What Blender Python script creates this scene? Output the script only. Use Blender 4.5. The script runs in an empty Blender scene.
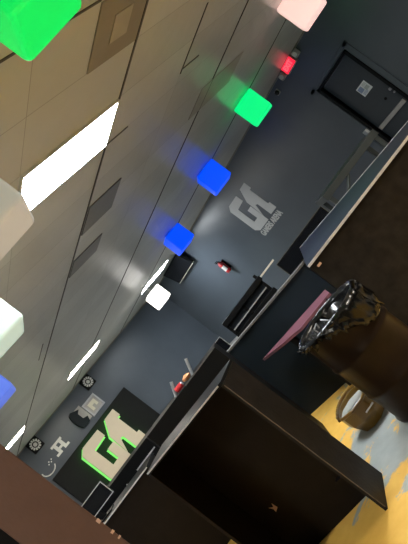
import bpy, bmesh, math, random
from mathutils import Vector, Matrix, noise
random.seed(7)
scene = bpy.context.scene
C = scene.collection
PI = math.pi
EYE = 1.55            # lens height
CEIL = 3.15
WALLY = 10.4          # wall with the exit door
WALLX = -17.2         # far end wall
YAW = math.radians(54.636)
F = Vector((-math.sin(YAW), math.cos(YAW)))
RT = Vector((math.cos(YAW), math.sin(YAW)))
def V(a, b, z=0.0):   # a metres to the right of, b metres ahead of the camera's spot on the floor
    p = RT * a + F * b
    return Vector((p.x, p.y, z))

# ---------------------------------------------------------------- materials
def mat(name, col, rough=.5, metal=0., var=.15, scale=6., bump=0., bscale=60., emit=None, estr=0., spec=.5, coat=0.):
    m = bpy.data.materials.new(name); m.use_nodes = True
    nt = m.node_tree; b = nt.nodes['Principled BSDF']
    tc = nt.nodes.new('ShaderNodeTexCoord')
    n = nt.nodes.new('ShaderNodeTexNoise'); n.inputs['Scale'].default_value = scale; n.inputs['Detail'].default_value = 5
    nt.links.new(tc.outputs['Object'], n.inputs['Vector'])
    mx = nt.nodes.new('ShaderNodeMix'); mx.data_type = 'RGBA'
    mx.inputs['A'].default_value = [c * (1 - var) for c in col] + [1]
    mx.inputs['B'].default_value = [min(1, c * (1 + var)) for c in col] + [1]
    nt.links.new(n.outputs['Fac'], mx.inputs['Factor'])
    nt.links.new(mx.outputs['Result'], b.inputs['Base Color'])
    b.inputs['Roughness'].default_value = rough; b.inputs['Metallic'].default_value = metal
    b.inputs['Specular IOR Level'].default_value = spec
    b.inputs['Coat Weight'].default_value = coat
    if bump:
        n2 = nt.nodes.new('ShaderNodeTexNoise'); n2.inputs['Scale'].default_value = bscale
        nt.links.new(tc.outputs['Object'], n2.inputs['Vector'])
        bp = nt.nodes.new('ShaderNodeBump'); bp.inputs['Strength'].default_value = bump; bp.inputs['Distance'].default_value = .01
        nt.links.new(n2.outputs['Fac'], bp.inputs['Height']); nt.links.new(bp.outputs['Normal'], b.inputs['Normal'])
    if emit:
        b.inputs['Emission Color'].default_value = list(emit) + [1]; b.inputs['Emission Strength'].default_value = estr
    return m

M = {}
M['wall'] = mat('dark_slate_paint', (.074, .091, .112), .33, var=.22, scale=1.1, bump=.12, bscale=25)
M['door'] = mat('dark_door_paint', (.030, .040, .052), .4)
M['wall_plain'] = mat('grey_paint', (.10, .10, .10), .6)
M['black'] = mat('black_paint', (.006, .006, .006), .5, spec=.10, var=.3)
M['black_satin'] = mat('black_satin_plywood', (.007, .008, .009), .38, spec=.10, var=.3, bump=.1)
M['brownblack'] = mat('dark_brown_plywood', (.010, .007, .005), .42, spec=.10, var=.45, scale=9, bump=.15, bscale=30)
M['espresso'] = mat('espresso_plywood', (.018, .0155, .0135), .5, spec=.10, var=.75, scale=11, bump=.15, bscale=40)
M['edge'] = mat('worn_grey_edge', (.48, .48, .47), .4, var=.4, scale=20)
M['worn'] = mat('worn_edge_band', (.10, .095, .085), .45, var=.6, scale=30)
M['cap'] = mat('slate_worktop', (.012, .017, .024), .5, var=.25, spec=.25)
M['teal'] = mat('blue_black_board', (.011, .016, .020), .4, spec=.10, var=.3, scale=3)
M['pink'] = mat('faded_pink_board', (.15, .055, .075), .5, var=.3, scale=14)
M['post'] = mat('brown_laminate', (.115, .058, .038), .55, var=.18, scale=18, bump=.1)
M['scuff'] = mat('scuffed_edge_wood', (.11, .085, .065), .7, var=.95, scale=16)
M['chip'] = mat('chipped_wood', (.62, .40, .28), .7)
M['drum'] = mat('brown_black_drum', (.020, .013, .009), .36, spec=.10, var=.5, scale=5, bump=.2, bscale=14)
M['bag'] = mat('black_bin_liner', (.006, .006, .006), .2, var=.2, spec=.4)
M['amber'] = mat('amber_plastic', (.15, .080, .008), .3, var=.3, scale=8)
M['bucket_in'] = mat('grey_infill', (.33, .34, .31), .5, var=.2, scale=14)
M['steel'] = mat('grey_metal', (.45, .46, .47), .3, .7)
M['greygreen'] = mat('grey_green_metal', (.036, .044, .042), .45, .1, var=.25)
M['logo'] = mat('pale_grey_vinyl', (.50, .52, .52), .55, var=.08)
M['letter'] = mat('tan_letter_face', (.55, .49, .38), .6, var=.05)
M['halo'] = mat('green_halo', (.1, .5, .1), .5, emit=(.20, .62, .13), estr=.8)
M['strip'] = mat('green_led_strip', (.1, .5, .1), .5, emit=(.12, 1.0, .10), estr=13)
M['signboard'] = mat('sign_black', (.012, .013, .013), .6, spec=.08)
M['white'] = mat('white_plastic', (.72, .72, .70), .5, var=.06)
M['paper'] = mat('notice_paper', (.70, .74, .76), .6, var=.04)
M['blueprint'] = mat('notice_blue_print', (.24, .31, .48), .6, var=.4, scale=40)
M['greyprint'] = mat('notice_grey_print', (.42, .47, .47), .6, var=.3, scale=40)
M['cream'] = mat('cream_print', (.66, .62, .52), .6)
M['red'] = mat('red_enamel', (.50, .03, .035), .35)
M['orange'] = mat('orange_wrapper', (.62, .26, .10), .5, var=.3, scale=30)
M['exitlit'] = mat('lit_red_sign', (.5, .01, .03), .4, emit=(1., .015, .05), estr=1.2)
M['exitletter'] = mat('lit_sign_letters', (.6, .05, .05), .4, emit=(1., .09, .12), estr=1.4)
M['greyplastic'] = mat('grey_plastic', (.35, .34, .33), .5)
M['screen'] = mat('dark_screen', (.008, .009, .011), .12)
M['tbar'] = mat('ceiling_tee_bar', (.06, .055, .05), .5)
M['vent'] = mat('brown_grey_vent', (.24, .215, .18), .6, var=.2, scale=3)
M['ventlight'] = mat('pale_vent_centre', (.36, .33, .28), .6)
M['fainttile'] = mat('faint_brown_tile', (.36, .34, .30), .4)
M['patch'] = mat('charcoal_tile', (.17, .175, .18), .5)
M['lampframe'] = mat('lamp_frame', (.55, .55, .52), .5)
M['lampcool'] = mat('lamp_cool', (.9, .9, .9), .5, emit=(.90, .96, 1.0), estr=58)
M['lampwarm'] = mat('lamp_warm', (.9, .9, .9), .5, emit=(1., .91, .78), estr=54)
def cube_mat(n, c, s, base=None):
    return mat(n, base or c, .45, var=.03, emit=c, estr=s)
M['cubegreen'] = cube_mat('glow_green', (.0, .62, .09), 1.0)
M['cubegreen2'] = cube_mat('glow_emerald', (.0, .66, .17), 1.3)
M['cubeblue'] = cube_mat('glow_blue', (.0, .055, .72), 1.3)
M['cubeblue2'] = cube_mat('glow_periwinkle', (.04, .11, .70), .9, (.2, .3, .6))
M['cubewhite'] = cube_mat('glow_white', (1., .97, .92), 2.2)
M['cubepink'] = cube_mat('glow_pink', (.95, .66, .60), .85)
M['cubeoff'] = cube_mat('frosted_white_self_glow', (.46, .46, .45), .45, (.55, .55, .54))  # unlit plastic; its weak emission stands in for lamplight falling on it
M['cubemint'] = cube_mat('frosted_mint_self_glow', (.42, .58, .52), .75, (.6, .7, .66))  # also unlit plastic, brightened by emission in place of room light

def ceiling_mat():
    m = bpy.data.materials.new('painted_ceiling_tile'); m.use_nodes = True
    nt = m.node_tree; N = nt.nodes; L = nt.links; b = N['Principled BSDF']
    tc = N.new('ShaderNodeTexCoord'); sp = N.new('ShaderNodeSeparateXYZ'); L.new(tc.outputs['Object'], sp.inputs[0])
    def math_(op, a, c=None):
        n = N.new('ShaderNodeMath'); n.operation = op
        for i, v in ((0, a), (1, c)):
            if v is None: continue
            if isinstance(v, (int, float)): n.inputs[i].default_value = v
            else: L.new(v, n.inputs[i])
        return n.outputs[0]
    tx = math_('DIVIDE', math_('ADD', sp.outputs['X'], 2.28 + 61.0), .61)
    ty = math_('DIVIDE', math_('ADD', sp.outputs['Y'], 122.0 - 3.4), 1.22)
    fx, fy = math_('FRACT', tx), math_('FRACT', ty)
    seam = math_('MAXIMUM', math_('LESS_THAN', fx, .012), math_('LESS_THAN', fy, .006))
    cx = N.new('ShaderNodeCombineXYZ'); L.new(math_('FLOOR', tx), cx.inputs[0]); L.new(math_('FLOOR', ty), cx.inputs[1])
    wn = N.new('ShaderNodeTexWhiteNoise'); wn.noise_dimensions = '2D'; L.new(cx.outputs[0], wn.inputs['Vector'])
    n1 = N.new('ShaderNodeTexNoise'); n1.inputs['Scale'].default_value = 1.3; n1.inputs['Detail'].default_value = 6
    L.new(tc.outputs['Object'], n1.inputs['Vector'])
    fac = math_('ADD', math_('MULTIPLY', wn.outputs['Value'], .45), math_('MULTIPLY', n1.outputs['Fac'], .55))
    mx = N.new('ShaderNodeMix'); mx.data_type = 'RGBA'; L.new(fac, mx.inputs['Factor'])
    mx.inputs['A'].default_value = (.42, .425, .405, 1); mx.inputs['B'].default_value = (.57, .58, .56, 1)
    m2 = N.new('ShaderNodeMix'); m2.data_type = 'RGBA'; L.new(math_('MULTIPLY', seam, .45), m2.inputs['Factor'])
    L.new(mx.outputs['Result'], m2.inputs['A']); m2.inputs['B'].default_value = (.06, .055, .05, 1)
    L.new(m2.outputs['Result'], b.inputs['Base Color'])
    b.inputs['Roughness'].default_value = .30
    n2 = N.new('ShaderNodeTexNoise'); n2.inputs['Scale'].default_value = 3.0; n2.inputs['Detail'].default_value = 3
    L.new(tc.outputs['Object'], n2.inputs['Vector'])
    bp = N.new('ShaderNodeBump'); bp.inputs['Strength'].default_value = .35; bp.inputs['Distance'].default_value = .03
    L.new(math_('ADD', n2.outputs['Fac'], math_('MULTIPLY', wn.outputs['Value'], .25)), bp.inputs['Height'])
    L.new(bp.outputs['Normal'], b.inputs['Normal'])
    return m
M['ceiling'] = ceiling_mat()

def floor_mat():
    m = bpy.data.materials.new('worn_yellow_floor_paint'); m.use_nodes = True
    nt = m.node_tree; N = nt.nodes; L = nt.links; b = N['Principled BSDF']
    tc = N.new('ShaderNodeTexCoord')
    mp = N.new('ShaderNodeMapping'); mp.inputs['Rotation'].default_value = (0, 0, -YAW); mp.inputs['Scale'].default_value = (1.0, .62, 1)
    L.new(tc.outputs['Object'], mp.inputs['Vector'])
    n1 = N.new('ShaderNodeTexNoise'); n1.inputs['Scale'].default_value = 4.6; n1.inputs['Detail'].default_value = 7; n1.inputs['Roughness'].default_value = .62
    n1.inputs['Distortion'].default_value = .6
    L.new(mp.outputs['Vector'], n1.inputs['Vector'])
    # traffic wear is heaviest around one spot on the walkway
    gd = N.new('ShaderNodeVectorMath'); gd.operation = 'DISTANCE'
    p = V(.08, 4.05); gd.inputs[1].default_value = (p.x, p.y, 0)
    L.new(tc.outputs['Object'], gd.inputs[0])
    mr = N.new('ShaderNodeMapRange'); mr.inputs['From Min'].default_value = .25; mr.inputs['From Max'].default_value = 1.0
    mr.inputs['To Min'].default_value = .19; mr.inputs['To Max'].default_value = -.06
    L.new(gd.outputs['Value'], mr.inputs['Value'])
    ad = N.new('ShaderNodeMath'); ad.operation = 'ADD'; L.new(n1.outputs['Fac'], ad.inputs[0]); L.new(mr.outputs[0], ad.inputs[1])
    cr = N.new('ShaderNodeValToRGB'); cr.color_ramp.elements[0].position = .535; cr.color_ramp.elements[1].position = .575
    L.new(ad.outputs[0], cr.inputs['Fac'])
    n2 = N.new('ShaderNodeTexNoise'); n2.inputs['Scale'].default_value = 9; n2.inputs['Detail'].default_value = 8
    L.new(tc.outputs['Object'], n2.inputs['Vector'])
    y = N.new('ShaderNodeMix'); y.data_type = 'RGBA'; y.inputs['A'].default_value = (.66, .35, .045, 1); y.inputs['B'].default_value = (.86, .54, .13, 1)
    L.new(n2.outputs['Fac'], y.inputs['Factor'])
    g = N.new('ShaderNodeMix'); g.data_type = 'RGBA'; g.inputs['A'].default_value = (.26, .28, .27, 1); g.inputs['B'].default_value = (.42, .45, .43, 1)
    L.new(n2.outputs['Fac'], g.inputs['Factor'])
    mx = N.new('ShaderNodeMix'); mx.data_type = 'RGBA'; L.new(cr.outputs['Color'], mx.inputs['Factor'])
    L.new(y.outputs['Result'], mx.inputs['A']); L.new(g.outputs['Result'], mx.inputs['B'])
    gz = N.new('ShaderNodeVectorMath'); gz.operation = 'DISTANCE'; c0 = V(0, 3.2); gz.inputs[1].default_value = (c0.x, c0.y, 0)
    L.new(tc.outputs['Object'], gz.inputs[0])
    gt = N.new('ShaderNodeMath'); gt.operation = 'GREATER_THAN'; gt.inputs[1].default_value = 3.6; L.new(gz.outputs['Value'], gt.inputs[0])
    zz = N.new('ShaderNodeMix'); zz.data_type = 'RGBA'; L.new(gt.outputs[0], zz.inputs['Factor'])
    L.new(mx.outputs['Result'], zz.inputs['A']); zz.inputs['B'].default_value = (.42, .42, .40, 1)  # pale grey past the yellow, put in to bounce neutral light onto the ceiling
    L.new(zz.outputs['Result'], b.inputs['Base Color']); b.inputs['Roughness'].default_value = .42
    bp = N.new('ShaderNodeBump'); bp.inputs['Strength'].default_value = .25; bp.inputs['Distance'].default_value = .005
    L.new(n2.outputs['Fac'], bp.inputs['Height']); L.new(bp.outputs['Normal'], b.inputs['Normal'])
    return m
M['floor'] = floor_mat()

# ---------------------------------------------------------------- mesh helpers
def bx(bm, x0, x1, y0, y1, z0, z1, mtx=None):
    r = bmesh.ops.create_cube(bm, size=1)
    for v in r['verts']:
        v.co = Vector((x0 + (v.co.x + .5) * (x1 - x0), y0 + (v.co.y + .5) * (y1 - y0), z0 + (v.co.z + .5) * (z1 - z0)))
        if mtx: v.co = mtx @ v.co
    return r['verts']
def tube(bm, p0, p1, r0, r1=None, seg=14):
    p0, p1 = Vector(p0), Vector(p1); d = p1 - p0
    r = bmesh.ops.create_cone(bm, cap_ends=True, segments=seg, radius1=r0, radius2=r0 if r1 is None else r1, depth=d.length)
    q = d.to_track_quat('Z', 'Y').to_matrix().to_4x4(); q.translation = (p0 + p1) / 2
    for v in r['verts']: v.co = q @ v.co
def lathe(bm, prof, seg=40, wob=None):
    rings = []
    for k, (r, z) in enumerate(prof):
        ring = []
        for i in range(seg):
            t = 2 * PI * i / seg
            rr, zz = (r, z) if wob is None else wob(k, t, r, z)
            ring.append(bm.verts.new((rr * math.cos(t), rr * math.sin(t), zz)))
        rings.append(ring)
    for a, b in zip(rings, rings[1:]):
        for i in range(seg):
            bm.faces.new((a[i], a[(i + 1) % seg], b[(i + 1) % seg], b[i]))
    bm.faces.new(rings[0][::-1]); bm.faces.new(rings[-1])
def prism(bm, pts, f, t0, t1):     # f(x, y, t) -> point; outline swept from t0 to t1
    a = [bm.verts.new(f(x, y, t0)) for x, y in pts]; b = [bm.verts.new(f(x, y, t1)) for x, y in pts]
    bm.faces.new(a[::-1]); bm.faces.new(b)
    n = len(pts)
    for i in range(n): bm.faces.new((a[i], a[(i + 1) % n], b[(i + 1) % n], b[i]))
    bmesh.ops.recalc_face_normals(bm, faces=bm.faces)
FLAT = lambda x, y, t: (x, y, t)
def obj(name, bm, m, parent=None, bevel=0., smooth=False, seg=2):
    bmesh.ops.recalc_face_normals(bm, faces=bm.faces)
    me = bpy.data.meshes.new(name); bm.to_mesh(me); bm.free()
    me.materials.append(m)
    if smooth:
        for p in me.polygons: p.use_smooth = True
    o = bpy.data.objects.new(name, me); C.objects.link(o)
    if bevel:
        b = o.modifiers.new('bevel', 'BEVEL'); b.width = bevel; b.segments = seg; b.limit_method = 'ANGLE'
    if parent: o.parent = parent
    return o
def B(*boxes, mtx=None):
    bm = bmesh.new()
    for q in boxes: bx(bm, *q, mtx=mtx)
    return bm
def tag(o, label, cat, group=None):
    o['label'] = label; o['category'] = cat
    if group: o['group'] = group
    return o
def thing(name, label, cat, loc=(0, 0, 0), rz=0., group=None):
    o = bpy.data.objects.new(name, None); o.empty_display_size = .1; C.objects.link(o)
    o.location = loc; o.rotation_euler = (0, 0, rz)
    return tag(o, label, cat, group)
def struct(name, bm, m, parent=None, **k):
    o = obj(name, bm, m, parent, **k)
    o['kind'] = 'structure'
    return o
def dup(root, loc, rz=None, label=None, group=None):
    r = root.copy(); C.objects.link(r); r.location = loc
    if rz is not None: r.rotation_euler = (0, 0, rz)
    if label: r['label'] = label
    if group: r['group'] = group
    for ch in list(root.children):
        c = ch.copy(); C.objects.link(c); c.parent = r
        for g in ch.children:
            d = g.copy(); C.objects.link(d); d.parent = c
    return r
def text_mesh(name, s, size, m, parent, mtx, width=None, depth=.004):
    cu = bpy.data.curves.new(name, 'FONT'); cu.body = s; cu.size = size; cu.extrude = depth; cu.align_x = 'CENTER'; cu.align_y = 'CENTER'
    cu.offset = .009
    t = bpy.data.objects.new(name + '_tmp', cu); C.objects.link(t)
    bpy.context.view_layer.update()
    me = bpy.data.meshes.new_from_object(t.evaluated_get(bpy.context.evaluated_depsgraph_get()))
    bpy.data.objects.remove(t); bpy.data.curves.remove(cu)
    if width:
        xs = [v.co.x for v in me.vertices]; k = width / (max(xs) - min(xs))
        for v in me.vertices: v.co.x *= k
    me.transform(mtx); me.materials.clear(); me.materials.append(m); me.name = name
    o = bpy.data.objects.new(name, me); C.objects.link(o)
    if parent: o.parent = parent
    return o

# ---------------------------------------------------------------- the room
X0, X1, Y0, Y1 = WALLX, 4.0, -4.0, WALLY
struct('floor', B((X0 - .2, X1 + .2, Y0 - .2, Y1 + .2, -.1, 0)), M['floor'])
struct('ceiling', B((X0 - .2, X1 + .2, Y0 - .2, Y1 + .2, CEIL, CEIL + .1)), M['ceiling'])
struct('wall_back', B((X0 - .2, X0, Y0 - .2, Y1 + .2, 0, CEIL)), M['wall'])
struct('wall_left', B((X0, X1, Y0 - .2, Y0, 0, CEIL)), M['wall_plain'])
struct('wall_front', B((X1, X1 + .2, Y0 - .2, Y1 + .2, 0, CEIL)), M['wall_plain'])
# wall with the door opening
DX0, DX1, DZ = -7.05, -6.12, 2.24
struct('wall_right', B((X0, DX0, Y1, Y1 + .2, 0, CEIL), (DX1, X1, Y1, Y1 + .2, 0, CEIL), (DX0, DX1, Y1, Y1 + .2, DZ, CEIL)), M['wall'])
bm = bmesh.new()
k = -4
for i in range(-2, 4):
    y = 3.4 + 2.44 * i
    if Y0 < y < Y1: bx(bm, X0, X1, y - .011, y + .011, CEIL - .008, CEIL)
for x0_, x1_, y_ in ((-3.95, -3.1, 4.62), (-9.3, -8.6, 3.2), (-2.4, -2.2, 2.18)): bx(bm, x0_, x1_, y_ - .009, y_ + .009, CEIL - .006, CEIL)
for x_, y0_, y1_ in ((-3.89, 4.62, 4.95), (-2.28, 1.7, 2.78), (-4.11, 3.4, 3.75)): bx(bm, x_ - .009, x_ + .009, y0_, y1_, CEIL - .006, CEIL)
struct('trim_1', bm, M['tbar'])
struct('trim_2', B((X0, X0 + .025, Y0, Y1, CEIL - .03, CEIL), (X0, X1, Y1 - .025, Y1, CEIL - .03, CEIL)), M['vent'])
# door
door = struct('door_1', B((DX0 + .01, DX1 - .01, Y1 + .06, Y1 + .11, .01, DZ - .01)), M['door'], bevel=.004)
struct('door_frame', B((DX0 - .22, DX0 - .08, Y1 - .03, Y1 + .002, 0, DZ + .15), (DX1 + .08, DX1 + .2, Y1 - .03, Y1 + .002, 0, DZ + .15),
      (DX0 - .22, DX1 + .2, Y1 - .03, Y1 + .002, DZ + .07, DZ + .15)), M['wall'], door, bevel=.006)
struct('inner_frame', B((DX0 - .06, DX0, Y1 - .045, Y1 + .1, 0, DZ + .05), (DX1, DX1 + .06, Y1 - .045, Y1 + .1, 0, DZ + .05),
      (DX0 - .06, DX1 + .06, Y1 - .045, Y1 + .1, DZ, DZ + .05)), M['black_satin'], door, bevel=.005)
pb = struct('push_bar', B((DX0 + .06, DX1 - .06, Y1 + .0, Y1 + .06, .76, .85)), M['greyplastic'], door, bevel=.01)
pb['label'] = 'grey push bar'
bm = bmesh.new(); tube(bm, (-6.19, Y1 + .065, 1.15), (-6.19, Y1 + .02, 1.15), .03); tube(bm, (-6.19, Y1 + .065, 1.05), (-6.19, Y1 + .03, 1.05), .02)
struct('door_lock', bm, M['steel'], door, smooth=False)
bm = bmesh.new(); tube(bm, (-6.42, Y1 + .065, 1.10), (-6.42, Y1 + .05, 1.10), .03)
struct('peephole', bm, M['black'], door)

# notice on the door
n = thing('notice', 'white printed notice taped to the dark exit door', 'notice', (-6.515, Y1 + .058, 1.435))
obj('sheet', B((-.135, .135, -.003, .002, 0, .225)), M['paper'], n)
obj('printed_block', B((-.12, -.01, -.005, -.003, .09, .20)), M['blueprint'], n)
obj('printed_block', B((.005, .105, -.005, -.003, .05, .13)), M['greyprint'], n)
obj('printed_lines', B(*[(-.10, .02, -.005, -.003, .02 + .02 * i, .03 + .02 * i) for i in range(3)]), M['blueprint'], n)
obj('printed_lines', B(*[(.02, .11, -.005, -.003, .15 + .02 * i, .158 + .02 * i) for i in range(3)]), M['greyprint'], n)

# ---------------------------------------------------------------- logo
GP = [(.53, .99), (.12, 1.0), (.0, .89), (.0, .11), (.11, 0), (.54, 0), (.54, .55), (.37, .55), (.37, .25), (.215, .25), (.215, .76), (.53, .78)]
AP = [(1, 1), (.76, 1), (.568, .68), (.545, .15), (.665, .47), (.725, .44), (.725, .03), (.99, .03), (.99, .24), (.93, .24), (.93, .79), (1, .79)]
def offset(pts, d):
    out = []; n = len(pts)
    ar = sum(pts[i][0] * pts[(i + 1) % n][1] - pts[(i + 1) % n][0] * pts[i][1] for i in range(n))
    s = 1 if ar > 0 else -1
    for i in range(n):
        p0, p1, p2 = (Vector(pts[j % n]) for j in (i - 1, i, i + 1))
        e1, e2 = (p1 - p0).normalized(), (p2 - p1).normalized()
        n1, n2 = Vector((e1.y, -e1.x)) * s, Vector((e2.y, -e2.x)) * s
        b = (n1 + n2); k = max(.45, b.length_squared / 2)
        out.append(tuple(p1 + b * d / k))
    return out
# painted on the wall
lg = thing('wall_logo', 'pale grey angular G and A emblem with lettering on the dark door wall', 'logo', (-11.09, Y1, 1.5))
for nm, P in (('letter_g', GP), ('letter_a', AP)):
    bm = bmesh.new(); prism(bm, P, lambda x, y, t: ((x - .5) * 1.19, -t, y * 1.05), 0, .006)
    obj(nm, bm, M['logo'], lg)
text_mesh('lettering', 'GAMERS ARENA', .23, M['logo'], lg, Matrix.Translation((0, -.003, -.12)) @ Matrix.Rotation(PI / 2, 4, 'X'), width=1.1, depth=.003)
# lit sign on the end wall
sg = thing('lit_sign', 'large black sign board with tan G and A letters glowing green at their edges', 'sign', (X0, 5.15, .42))
obj('board', B((0, .12, -1.68, 1.68, 0, 1.55)), M['signboard'], sg, bevel=.008)
SW, SH = 1.62, 1.31
for nm, P in (('letter_g', GP), ('letter_a', AP)):
    Q = [((x - .5) * SW + .055, y * SH + .10) for x, y in P]
    bm = bmesh.new(); prism(bm, Q, lambda x, y, t: (t, x, y), .215, .25); o = obj(nm, bm, M['letter'], sg)
    bm = bmesh.new(); prism(bm, [(x - .042, y - .032) for x, y in offset(Q, .018)], lambda x, y, t: (t, x, y), .200, .206); h = obj('halo_plate', bm, M['halo'], o)  # glowing plate, shifted down and left, imitates the halo of light on the board
    h['label'] = 'glowing plate standing in for the green halo of light around the letter'
    bm = bmesh.new(); prism(bm, [(x - .012, y - .008) for x, y in offset(Q, -.012)], lambda x, y, t: (t, x, y), .185, .199); h = obj('light_strip', bm, M['strip'], o)
    bm = bmesh.new(); prism(bm, offset(Q, -.05), lambda x, y, t: (t, x, y), .115, .22); obj('spacer', bm, M['letter'], o)

# ---------------------------------------------------------------- end wall marks
def ring_decal(y, z, label):
    t = thing('wall_speaker', label, 'speaker', (X0, y, z), 0, 'small round speakers high on the end wall')
    obj('housing', B((0, .09, -.19, .19, -.19, .19)), M['black'], t, bevel=.02)
    bm = bmesh.new()
    for i in range(12):
        a = 2 * PI * i / 12
        m_ = Matrix.Translation((.09, .125 * math.cos(a), .125 * math.sin(a))) @ Matrix.Rotation(a, 4, 'X')
        bx(bm, 0, .008, -.035, .035, -.024, .024, mtx=m_)
    obj('ring', bm, M['white'], t)
    bm = bmesh.new(); tube(bm, (.09, 0, 0), (.10, 0, 0), .06, .05, 20); obj('cone', bm, M['white'], t)
ring_decal(6.28, 2.93, 'small black square speaker with white ring, right one high on the end wall')
ring_decal(3.92, 2.95, 'small black square speaker with white ring, beside the brown post, high on the end wall')
t = thing('framed_print', 'square silver framed cream print above the glowing sign', 'picture', (X0, 5.84, 2.13))
obj('frame', B((0, .05, -.27, .27, 0, .05), (0, .05, -.27, .27, .43, .48), (0, .05, -.27, -.22, .05, .43), (0, .05, .22, .27, .05, .43)), M['steel'], t)
obj('backing', B((0, .02, -.22, .22, .05, .43)), M['greyplastic'], t)
bm = bmesh.new(); prism(bm, [(-.14, .12), (-.14, .37), (.15, .37), (.15, .16), (.06, .16), (.06, .25), (-.04, .25), (-.04, .12)], lambda x, y, q: (q, x, y), .02, .035); obj('emblem', bm, M['cream'], t)
t = thing('curved_wall_light', 'dark curved wall fitting left of the square silver print', 'light', (X0, 5.33, 2.2))
bm = bmesh.new(); arc = [(-.16 + .12 * math.cos(a), .25 + .3 * math.sin(a)) for a in [PI * .5 + PI * i / 10 for i in range(11)]]
prism(bm, arc + [(.05, -.05), (.12, .1), (-.02, .15), (-.02, .35), (.1, .42)], lambda x, y, q: (q, x, y), 0, .12); obj('shade', bm, M['teal'], t)
obj('back_plate', B((0, .03, -.1, .22, -.02, .5)), M['greyplastic'], t)
t = thing('white_emblem', 'white angular emblem decal left of the curved wall fitting', 'decal', (X0, 4.3, 2.22))
bm = bmesh.new()
prism(bm, [(-.25, .0), (-.25, .07), (-.14, .07), (-.14, .27), (-.20, .27), (-.20, .34), (.22, .34), (.22, .27), (.17, .27), (.17, .07), (.26, .07), (.26, 0), (.07, 0), (.07, .27), (-.04, .27), (-.04, 0)], lambda x, y, q: (q, x, y), 0, .012)
obj('mark', bm, M['white'], t); obj('crossbar', B((0, .012, -.04, .07, .10, .17)), M['white'], t)
t = thing('white_swirl', 'thin white curved wall decal beside the brown post', 'decal', (X0, 3.66, 2.08))
bm = bmesh.new()
pts = [(.0, .22 * math.cos(a) - .02, .16 * math.sin(a) + .16) for a in [PI * (.9 + 1.0 * i / 9) for i in range(10)]]
for a, b_ in zip(pts, pts[1:]): tube(bm, (.01, a[1], a[2]), (.01, b_[1], b_[2]), .018, seg=6)
obj('stroke', bm, M['white'], t)
bm = bmesh.new()
for i in range(4): tube(bm, (0, .08 + .05 * i, .22 + .05 * (i % 2)), (.012, .08 + .05 * i, .22 + .05 * (i % 2)), .02, seg=8)
obj('dots', bm, M['white'], t)

# ---------------------------------------------------------------- door wall fittings
t = thing('exit_sign', 'glowing red exit sign with two grey lamp heads high on the door wall', 'exit sign', (-6.99, Y1, 2.98))
obj('housing', B((-.19, .19, -.09, 0, -.03, .25)), M['greyplastic'], t, bevel=.01)
obj('lit_face', B((-.17, .17, -.11, -.09, -.01, .16)), M['exitlit'], t, bevel=.005)
text_mesh('lettering', 'EXIT', .15, M['exitletter'], t, Matrix.Translation((0, -.112, .075)) @ Matrix.Rotation(PI / 2, 4, 'X'), width=.27, depth=.003)
for s in (-1, 1):
    bm = bmesh.new(); bx(bm, s * .30 - .07, s * .30 + .07, -.12, -.02, .0, .14)
    h = obj('lamp_head', bm, M['greyplastic'], t, bevel=.02)
    bm = bmesh.new(); tube(bm, (s * .30, -.12, .07), (s * .30, -.13, .07), .05); obj('lens', bm, M['white'], h)
    obj('bracket', B((min(s * .17, s * .24), max(s * .17, s * .24), -.07, -.02, .04, .09)), M['black'], t)
t = thing('dome_camera', 'tiny black dome camera below the ceiling left of the exit sign', 'camera', (-7.72, Y1, 2.98))
obj('base', B((-.06, .06, -.03, 0, -.06, .06)), M['greyplastic'], t, bevel=.01)
bm = bmesh.new(); bmesh.ops.create_uvsphere(bm, u_segments=18, v_segments=10, radius=.055)
for v in bm.verts: v.co.y -= .035
obj('dome', bm, M['screen'], t, smooth=True)

t = thing('fire_extinguisher', 'red fire extinguisher with a white label hung on the dark wall', 'fire extinguisher', (-13.66, Y1, 1.48))
bm = bmesh.new(); lathe(bm, [(.02, 0), (.075, .004), (.085, .03), (.085, .34), (.06, .40), (.03, .42), (.03, .45)], 24)
for v in bm.verts: v.co.y -= .12
obj('cylinder', bm, M['red'], t, smooth=True)
bm = bmesh.new()
ar = [(.087 * math.cos(a), -.12 + .087 * math.sin(a)) for a in [PI * (1.1 + .8 * i / 10) for i in range(11)]]
prism(bm, ar + [(x * .97, -.12 + (y + .12) * .97) for x, y in ar[::-1]], FLAT, .10, .27); obj('label_sheet', bm, M['white'], t)
bm = bmesh.new(); bx(bm, -.02, .02, -.22, -.10, .45, .475); bx(bm, -.02, .02, -.22, -.12, .49, .51); obj('valve_handle', bm, M['black'], t)
bm = bmesh.new(); P = [(.03, -.13, .45), (.09, -.15, .42), (.115, -.15, .3), (.11, -.15, .12)]
for a, b_ in zip(P, P[1:]): tube(bm, a, b_, .012, seg=8)
obj('hose', bm, M['black'], t); obj('bracket', B((-.09, .09, -.036, 0, .05, .40)), M['black'], t)

t = thing('wall_television', 'dark television tilted out from the door wall with a silver bottom edge', 'television', (-15.05, Y1, 2.56))
tilt = Matrix.Translation((0, -.14, 0)) @ Matrix.Rotation(math.radians(14), 4, 'X')
obj('body', B((-.70, .70, -.03, .05, 0, .58), mtx=tilt), M['black_satin'], t, bevel=.008)
obj('screen', B((-.67, .67, -.036, -.03, .035, .55), mtx=tilt), M['screen'], t)
o = obj('edge_trim', B((-.70, .70, -.036, .03, -.014, 0), mtx=tilt), M['cream'], t); o['label'] = 'pale silver bottom edge'
obj('wall_arm', B((-.1, .1, -.14, 0, .2, .4)), M['black'], t)

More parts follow.
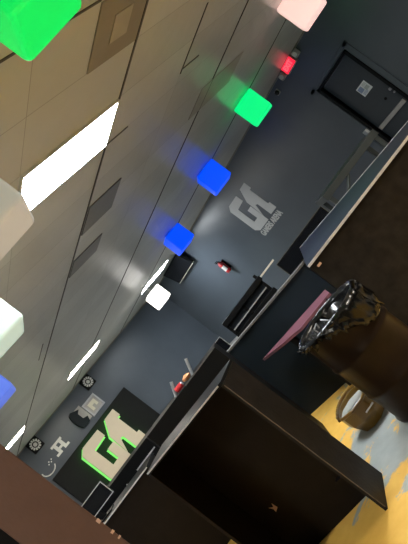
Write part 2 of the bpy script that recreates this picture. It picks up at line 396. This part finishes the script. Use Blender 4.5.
# ---------------------------------------------------------------- ceiling lamps
def lamp(x, y, mt, label, group='long flat ceiling lamps'):
    t = thing('ceiling_lamp', label, 'ceiling light', (x, y, CEIL), 0, group)
    w, l = .295, .60
    obj('frame', B((-w, w, -l, -l + .02, -.022, 0), (-w, w, l - .02, l, -.022, 0), (-w, -w + .02, -l + .02, l - .02, -.022, 0), (w - .02, w, -l + .02, l - .02, -.022, 0)), M['lampframe'], t)
    obj('diffuser', B((-w + .02, w - .02, -l + .02, l - .02, -.018, -.002)), M[mt], t)
    return t
lamp(-3.79, 2.78, 'lampcool', 'big bright cool white ceiling lamp nearest the camera')
lamp(-14.2, 8.89, 'lampcool', 'bright ceiling lamp strip beyond the far glowing white cube')
lamp(-14.2, 5.60, 'lampwarm', 'warm ceiling lamp strip in the middle of the far row')
lamp(-14.0, 2.75, 'lampwarm', 'warm ceiling lamp strip at the left end of the far row by the brown post')
for i, (x, y, k) in enumerate([(-.9, 7.67, 'lampwarm'), (-.3, 4.6, 'lampwarm'), (-3.8, -1.5, 'lampcool'), (-9., -1.5, 'lampcool'), (1., -1.5, 'lampwarm')]):
    lamp(x, y, k, 'ceiling lamp out of view behind or beside the camera', 'ceiling lamps out of view')

# vents and odd tiles
def tile(x, y, mt, label, name='ceiling_vent', sx=.29, sy=.29, z=.012, centre=None, cat='vent'):
    t = thing(name, label, cat, (x, y, CEIL), 0)
    obj('panel', B((-sx, sx, -sy, sy, -z, 0)), M[mt], t, bevel=.003)
    if centre: obj('centre_plate', B((-.12, .12, -.10, .10, -z - .006, -z)), M[centre], t)
    return t
tile(-2.59, 3.08, 'vent', 'square brownish ceiling vent with a paler centre next to the big lamp', centre='ventlight')
tile(-5.43, 3.72, 'patch', 'dark ceiling tile closer to the big lamp of two charcoal tiles', 'ceiling_tile', cat='ceiling tile')
tile(-6.54, 3.72, 'patch', 'dark ceiling tile farther from the big lamp of two charcoal tiles', 'ceiling_tile', sx=.22, cat='ceiling tile')
tile(-5.03, 6.12, 'fainttile', 'long faint brown ceiling tile beside the emerald cube', 'ceiling_tile', sx=.28, sy=.55, z=.008, cat='ceiling tile')

# ---------------------------------------------------------------- glowing cubes
def light_cube(x, y, z, s, rz, mt, label):
    t = thing('light_cube', label, 'lantern', (x, y, z), rz, 'cube lanterns hung from the ceiling')
    obj('shell', B((-s / 2, s / 2, -s / 2, s / 2, -s / 2, s / 2)), M[mt], t, bevel=.035, smooth=False, seg=4)
    top = CEIL - z
    bm = bmesh.new(); tube(bm, (0, 0, s / 2 - .003), (0, 0, top - .02), .006, seg=8); obj('cord', bm, M['white'], t)
    bm = bmesh.new(); tube(bm, (0, 0, top - .025), (0, 0, top), .05, .055, 18); obj('ceiling_mount', bm, M['white'], t)
    bm = bmesh.new(); tube(bm, (0, 0, s / 2 - .004), (0, 0, s / 2 + .03), .03, .02, 14); obj('socket', bm, M['white'], t)
D = math.radians
light_cube(-6.487, 7.988, 2.87, .455, D(39.1), 'cubegreen2', 'glowing emerald green cube lantern in front of the door wall')
light_cube(-8.372, 7.912, 2.87, .485, D(56.6), 'cubeblue', 'glowing blue cube lantern next after the emerald one')
light_cube(-10.592, 7.818, 2.87, .48, D(73.6), 'cubeblue', 'glowing blue cube lantern beside the tilted wall television')
light_cube(-13.393, 7.94, 2.62, .46, D(74.3), 'cubewhite', 'brightest white cube lantern, smallest and farthest of the row')
light_cube(-4.215, 7.467, 2.88, .46, D(29.4), 'cubepink', 'pale pink cube lantern above the red exit sign')
light_cube(-1.60, 1.718, 2.93, .37, D(66), 'cubegreen', 'large bright green cube lantern nearest of all')
light_cube(-2.935, 1.452, 2.88, .44, D(69.7), 'cubeoff', 'greyish white unlit cube lantern, faintly glowing in place of lamplight, against the big ceiling lamp')
light_cube(-4.72, 1.564, 2.88, .46, D(81.7), 'cubemint', 'pale mint cube lantern above the periwinkle one')
light_cube(-6.504, 1.603, 2.88, .46, D(76.2), 'cubeblue2', 'periwinkle blue cube lantern just above the brown post')

# ---------------------------------------------------------------- right counter
def poly(bm, pts, z0, z1): prism(bm, pts, FLAT, z0, z1)
t = thing('counter', 'long dark brown counter behind the bin drum with a slate worktop', 'counter', V(.552, 4.85), YAW)
foot = [(0, 0), (1.85, -.23), (1.70, .40), (.324, 1.75)]
bm = bmesh.new(); poly(bm, foot, 0, 1.022); obj('body', bm, M['espresso'], t)
bm = bmesh.new(); poly(bm, [(-.004, -.03), (1.86, -.262), (1.72, .41), (.32, 1.78)], 1.022, 1.05); obj('worktop', bm, M['cap'], t, bevel=.003)
bm = bmesh.new(); e = Vector((1.86, -.232, 0)).normalized(); 
poly(bm, [(0, -.030), (1.86, -.262), (1.86, -.268), (0, -.036)], 1.024, 1.047); o = obj('edge_strip', bm, M['edge'], t); o['label'] = 'worn pale front edge'
bm = bmesh.new(); poly(bm, [(1.74, .425), (.33, 1.80), (.325, 1.79), (1.73, .418)], 1.022, 1.052); o = obj('back_edge', bm, M['edge'], t); o['label'] = 'pale back edge'
obj('splinter', B((.05, .09, -.036, -.02, .965, .985)), M['chip'], t)

# board beside it, with the pink shelf
p0, p1 = Vector((.585, 5.20)), Vector((-1.08, 6.33))
dv = p1 - p0; ang = math.atan2(dv.y, dv.x); ln = dv.length
t = thing('partition_board', 'blue-black partition board with a faded pink shelf behind the black cabinet', 'partition', V(p0.x, p0.y), YAW + ang)
obj('panel', B((0, ln, -.04, 0, 0, 1.04)), M['teal'], t)
obj('top_rail', B((0, ln, -.06, .02, 1.04, 1.062)), M['worn'], t, bevel=.003)
def loc(a, b_):   # view metres -> board's own frame
    q = Vector((a, b_)) - p0; return (q.x * math.cos(ang) + q.y * math.sin(ang), -q.x * math.sin(ang) + q.y * math.cos(ang))
sh = [loc(-.34, 5.70), loc(.52, 5.18), loc(.49, 4.88), loc(.11, 4.98), loc(-.09, 5.27)]
bm = bmesh.new(); poly(bm, sh, .735, .76); o = obj('shelf', bm, M['pink'], t); o['label'] = 'tapered faded pink shelf'
lx, ly = loc(.0, 5.28)
obj('shelf_leg', B((lx - .025, lx + .025, ly - .025, ly + .025, 0, .735)), M['black'], t)

# ---------------------------------------------------------------- bin drum with bag
DC = V(.262, 3.97)
t = thing('bin_drum', 'dark brown drum used as a bin standing before the counter', 'trash can', DC, YAW)
bm = bmesh.new()
prof = [(.26, 0), (.275, .01), (.278, .03), (.268, .045), (.270, .25), (.279, .265), (.279, .285), (.270, .30), (.270, .53), (.279, .545), (.279, .565), (.270, .58), (.268, .79), (.278, .805), (.280, .83), (.272, .835), (.262, .83), (.258, .70), (.25, .05)]
lathe(bm, prof, 48); obj('shell', bm, M['drum'], t, smooth=True)
bg = thing('bin_bag', 'crumpled glossy black bin liner folded over the rim of the brown drum', 'bag', (DC.x, DC.y, 0), YAW)
def wob(k, th, r, z):
    n_ = noise.noise(Vector((math.cos(th) * 5, math.sin(th) * 5, k * .45))) * 1.2 + 1.3 * noise.noise(Vector((math.cos(th) * 17, math.sin(th) * 17, k * 1.3)))
    if k >= 11:
        hang = .12 + .88 * max(0., math.cos(th + .75)) ** 3
        z = .838 - (.838 - z) * hang; r = .289 + (r - .289) * hang
    if k >= 10: return r + abs(n_) * .030 * min(1, (k - 8) / 3), z + (n_ * .035 if k > 13 else 0) - (.05 * max(0, math.cos(th + .9)) * (k - 10) / 5)
    return r + n_ * .006, z + n_ * (.036 if k < 7 else .004)
pr = [(.02, .70), (.07, .705), (.12, .70), (.16, .70), (.20, .71), (.23, .73), (.248, .775), (.254, .815), (.262, .845), (.278, .848), (.289, .838), (.291, .80), (.292, .76), (.294, .72), (.296, .68), (.297, .655)]
bm = bmesh.new(); lathe(bm, pr, 110, wob); obj('liner', bm, M['bag'], bg, smooth=True)
# things sticking out of the bag
c = V(.455, 3.80)
t = thing('stick', 'black stick with a pale tip poking from the drum rim', 'stick', (c.x, c.y, .80), YAW)
bm = bmesh.new(); tube(bm, (0, .02, -.02), (.075, -.03, .075), .012, .016, 10); obj('shaft', bm, M['black'], t)
bm = bmesh.new(); tube(bm, (0, .02, -.02), (-.012, .028, -.034), .017, .013, 10); obj('pale_tip', bm, M['white'], t)
c = V(.14, 3.85)
t = tag(obj('wire_tie', (lambda bm: (tube(bm, (0, 0, 0), (-.01, 0, .10), .005, seg=6), tube(bm, (-.01, 0, .10), (.03, 0, .115), .005, seg=6), tube(bm, (.03, 0, .115), (.02, 0, .08), .005, seg=6), bm)[-1])(bmesh.new()), M['greyplastic']), 'thin grey bent wire sticking up at the left of the drum rim', 'wire')
t.location = (c.x, c.y, .76); t.rotation_euler = (0, 0, YAW)

# ---------------------------------------------------------------- amber bucket
BC = V(-.115, 4.42)
t = thing('bucket', 'squat amber plastic bucket on the worn floor beside the brown drum', 'bucket', BC, YAW + .2)
bm = bmesh.new(); lathe(bm, [(.11, 0), (.125, .006), (.165, .10), (.168, .20), (.180, .205), (.180, .225), (.168, .228), (.158, .215), (.150, .11), (.11, .02)], 9); obj('tub', bm, M['amber'], t, bevel=.006)
bm = bmesh.new(); lathe(bm, [(.12, .185), (.152, .188)], 9); o = obj('grey_disc', bm, M['bucket_in'], t); o['label'] = 'grey disc added inside'  # added grey disc standing for floor seen through the opening
bm = bmesh.new(); A_ = [(.172 * math.cos(a), .0, .20 + .085 * math.sin(a)) for a in [PI * i / 14 for i in range(15)]]
for a, b_ in zip(A_, A_[1:]): tube(bm, (a[0], a[1], a[2]), (b_[0], b_[1], b_[2]), .014, seg=8)
obj('handle', bm, M['amber'], t)
obj('white_strip', B((-.03, .06, -.168, -.158, .125, .135)), M['white'], t)  # short white strip across the front of the tub

# ---------------------------------------------------------------- foreground cabinet
t = thing('open_cabinet', 'tall black open-fronted cabinet with worn edges in the foreground', 'cabinet', V(-.453, 3.37), YAW - D(17))
W_, DP, HH = .80, .37, 1.20
obj('side_board', B((-.022, 0, 0, DP, 0, HH - .022)), M['espresso'], t, bevel=.002)
obj('side_board', B((-W_, -W_ + .022, 0, DP, 0, HH - .022)), M['brownblack'], t, bevel=.002)
obj('back_board', B((-W_ + .022, -.022, DP - .06, DP - .04, 0, HH - .022)), M['brownblack'], t)
obj('top_board', B((-W_, 0, 0, DP, HH - .022, HH)), M['black_satin'], t, bevel=.002)
o = obj('edge_strip', B((-W_ + .01, -.03, -.006, 0, HH - .011, HH - .001)), M['edge'], t); o['label'] = 'pale worn strip along the top front edge'
bm = B((-.004, .0006, -.001, .003, .02, HH - .03))
o = obj('scuffed_edge', bm, M['scuff'], t); o['label'] = 'scuffs along the corner edge'
bm = bmesh.new(); prism(bm, [(-.645, .345), (-.61, .36), (-.615, .405), (-.628, .38), (-.655, .40), (-.64, .37)], lambda x, y, q: (x, q, y), DP - .062, DP - .0595); o = obj('chipped_spot', bm, M['chip'], t); o['label'] = 'small chip in the paint'
obj('shelf_cleat', B((-.20, -.022, DP - .10, DP - .06, .18, .21)), M['brownblack'], t)

# ---------------------------------------------------------------- black counter block behind the cabinet
t = thing('black_block', 'black box counter behind the open cabinet carrying two grey pegs', 'counter', V(-1.43, 5.0), YAW)
obj('body', B((0, .965, 0, .42, 0, 1.25)), M['black'], t, bevel=.004)
obj('top_edge', B((.55, .965, -.003, .004, 1.243, 1.254)), M['worn'], t)
for x, zt in ((.41, .115), (.65, .135)):
    bm = bmesh.new(); tube(bm, (x, .08, 1.25), (x + .075, .10, 1.25 + zt), .014, .014, 12); o = obj('peg', bm, M['steel'], t); o['label'] = 'leaning grey metal peg'
q = V(-1.43 + .50, 5.09)
bm = bmesh.new(); bmesh.ops.create_icosphere(bm, subdivisions=2, radius=.06)
for v in bm.verts: v.co = Vector((v.co.x * .8, v.co.y * .5, v.co.z * .42)) * (1 + .4 * noise.noise(v.co * 40))
o = tag(obj('wrapper', bm, M['orange']), 'crumpled orange wrapper on the black box counter', 'wrapper'); q = V(-1.43 + .60, 5.08); o.location = (q.x, q.y, 1.284); o.rotation_euler = (0, 0, YAW)
q = V(-1.43 + .50, 5.07)
t = thing('red_can', 'small red can lying beside the orange wrapper', 'can', (q.x, q.y, 1.254), YAW)
bm = bmesh.new(); tube(bm, (-.045, 0, .026), (.035, 0, .026), .026, seg=18); obj('body', bm, M['red'], t)
bm = bmesh.new(); tube(bm, (.035, 0, .026), (.042, 0, .026), .022, .018, 18); obj('end_cap', bm, M['steel'], t)

# ---------------------------------------------------------------- left counter
t = thing('low_counter', 'brown-black counter between the open cabinet and the brown post', 'counter', V(-3.1, 5.55), YAW)
obj('body', B((0, 1.28, 0, .45, 0, 1.03)), M['brownblack'], t, bevel=.003)
obj('worktop', B((-.01, 1.29, -.02, .46, 1.03, 1.055)), M['black_satin'], t)
o = obj('edge_strip', B((-.01, 1.29, -.026, -.02, 1.041, 1.054)), M['edge'], t); o['label'] = 'pale front edge'

# ---------------------------------------------------------------- monitors, desk and bench behind the counters
def monitor(a, b_, zb, w, h, rz, label, pale=False, zo=.09):
    c = V(a, b_); t = thing('monitor', label, 'monitor', (c.x, c.y, zb), YAW + rz, 'black monitors behind the counters')
    z0 = zo
    obj('housing', B((-w / 2, w / 2, 0, .035, z0, z0 + h)), M['black'], t, bevel=.006)
    obj('screen', B((-w / 2 + .02, w / 2 - .02, -.004, 0, z0 + .02, z0 + h - .02)), M['screen'], t)
    k_ = .008
    obj('bezel', B((-w / 2, w / 2, -.007, 0, z0, z0 + k_), (-w / 2, w / 2, -.007, 0, z0 + h - k_, z0 + h), (-w / 2, -w / 2 + k_, -.007, 0, z0 + k_, z0 + h - k_), (w / 2 - k_, w / 2, -.007, 0, z0 + k_, z0 + h - k_)), M['edge' if pale else 'worn'], t)
    obj('stand_neck', B((-.03, .03, .01, .04, .012, z0 + .06)), M['black'], t)
    obj('stand_base', B((-.12, .12, -.06, .12, 0, .012)), M['black'], t, bevel=.003)
monitor(-2.52, 5.72, 1.055, .50, .17, .1, 'low black monitor with a pale rim on the counter by the brown post', True)
t = thing('equipment_box', 'long black equipment box with a pale strip and tiny lights below the glowing sign', 'equipment box', V(-2.95, 6.35), YAW)
obj('body', B((0, 1.12, 0, .5, 0, 1.17)), M['black'], t, bevel=.004)
o = obj('pale_strip', B((.78, 1.10, -.004, .001, 1.03, 1.045)), M['edge'], t); o['label'] = 'pale strip'
for i in range(3):
    bm = bmesh.new(); tube(bm, (.55 + .04 * i, 0, 1.02 + .012 * (i % 2)), (.55 + .04 * i, -.006, 1.02 + .012 * (i % 2)), .008, seg=8); o = obj('indicator', bm, M['white'], t)
t = thing('gaming_desk', 'long black desk carrying a monitor and an open frame rack behind the partition board', 'desk', V(.55, 7.55), YAW)
obj('desktop', B((-1.6, 1.12, -.35, .35, .76, .80)), M['cap'], t, bevel=.004)
o = obj('edge_strip', B((-1.6, 1.12, -.358, -.35, .765, .795)), M['worn'], t); o['label'] = 'worn front edge'
for x in (-1.55, 1.06):
    for y in (-.3, .3): obj('leg', B((x - .03, x + .03, y - .03, y + .03, 0, .76)), M['black'], t)
monitor(1.10, 7.45, .80, .95, .25, -.03, 'wide low black monitor on the long desk, right of the open frame rack', False, zo=.05)
monitor(-.72, 7.45, .80, .36, .24, .2, 'small black monitor at the left end of the long desk', True)
t = thing('frame_rack', 'open black frame rack with grey rails standing on the long desk', 'rack', V(0, 7.45) + Vector((0, 0, .80)), YAW)
for x in (-.38, -.05, .34):
    obj('upright', B((x - .02, x + .02, -.02, .02, 0, .40 if x < .3 else .45)), M['black'], t)
obj('top_rail', B((-.40, .38, -.06, .06, .33, .40)), M['black'], t, bevel=.004)
o = obj('middle_rail', B((-.36, .32, -.03, .03, .22, .235)), M['greyplastic'], t); o['label'] = 'thin grey rail'
obj('bottom_rail', B((-.40, .38, -.06, .06, .10, .16)), M['black'], t, bevel=.004)
obj('back_sheet', B((-.38, .34, .05, .055, .10, .38)), M['cap'], t)
o = obj('side_arm', B((.36, .66, -.012, .012, .355, .378)), M['cream'], t); o['label'] = 'pale side arm'
t = thing('workbench', 'grey-green metal workbench with a diagonal brace in front of the exit door', 'table', V(2.30, 8.0), YAW)
obj('benchtop', B((-.56, .56, -.3, .3, 1.04, 1.14)), M['greygreen'], t, bevel=.006)
for x in (-.5, .5):
    for y in (-.25, .25): obj('leg', B((x - .03, x + .03, y - .03, y + .03, 0, 1.04)), M['greygreen'], t)
bm = bmesh.new(); tube(bm, (-.5, -.25, .72), (-.1, -.25, 1.04), .025, seg=8); obj('brace', bm, M['greygreen'], t)
obj('lower_shelf', B((-.53, .53, -.28, .28, .35, .38)), M['black'], t)
obj('end_clip', B((.56, .60, -.06, .06, 1.08, 1.20)), M['steel'], t)

# ---------------------------------------------------------------- brown post close to the camera
t = thing('brown_post', 'brown laminate post with chipped edge and a black panel beside it, closest to the camera', 'post', V(-.607, 1.2), YAW + D(26))
obj('post', B((-.062, .062, 0, .10, 0, CEIL)), M['post'], t, bevel=.003)
obj('side_panel', B((-.80, -.063, .015, .085, 0, CEIL)), M['black'], t)
for z, q in ((1.447, .010), (1.412, .006), (1.395, .004)):
    o = obj('chip', B((.056, .0635, -.001, .004, z, z + q)), M['chip'], t); o['label'] = 'pale chip in the edge'

# ---------------------------------------------------------------- camera
cam = bpy.data.cameras.new('camera'); co = bpy.data.objects.new('camera', cam); C.objects.link(co)
R = [[0.32627967137323005, 0.8001575783794757, 0.5032786760935439], [-0.47872182973676464, 0.5989629882586317, -0.6419258122476261], [-0.8150871031871755, -0.031483145620848675, 0.5784823469733154]]
w = lambda r: Vector((r[0], r[2], -r[1]))
right, down, fwd = (w(r) for r in R)
mtx = Matrix((right, -down, -fwd)).transposed().to_4x4(); mtx.translation = (0, 0, EYE)
co.matrix_world = mtx
cam.sensor_fit = 'VERTICAL'; cam.sensor_height = 36; cam.lens = 36 * 580 / 544; cam.clip_start = .05; cam.clip_end = 100
scene.camera = co

wd = bpy.data.worlds.new('world'); scene.world = wd; wd.use_nodes = True
wd.node_tree.nodes['Background'].inputs['Color'].default_value = (.02, .02, .022, 1)
scene.view_settings.view_transform = 'Standard'; scene.view_settings.look = 'None'
scene.view_settings.exposure = 0.0; scene.view_settings.gamma = 1.0; scene.view_settings.use_curve_mapping = False
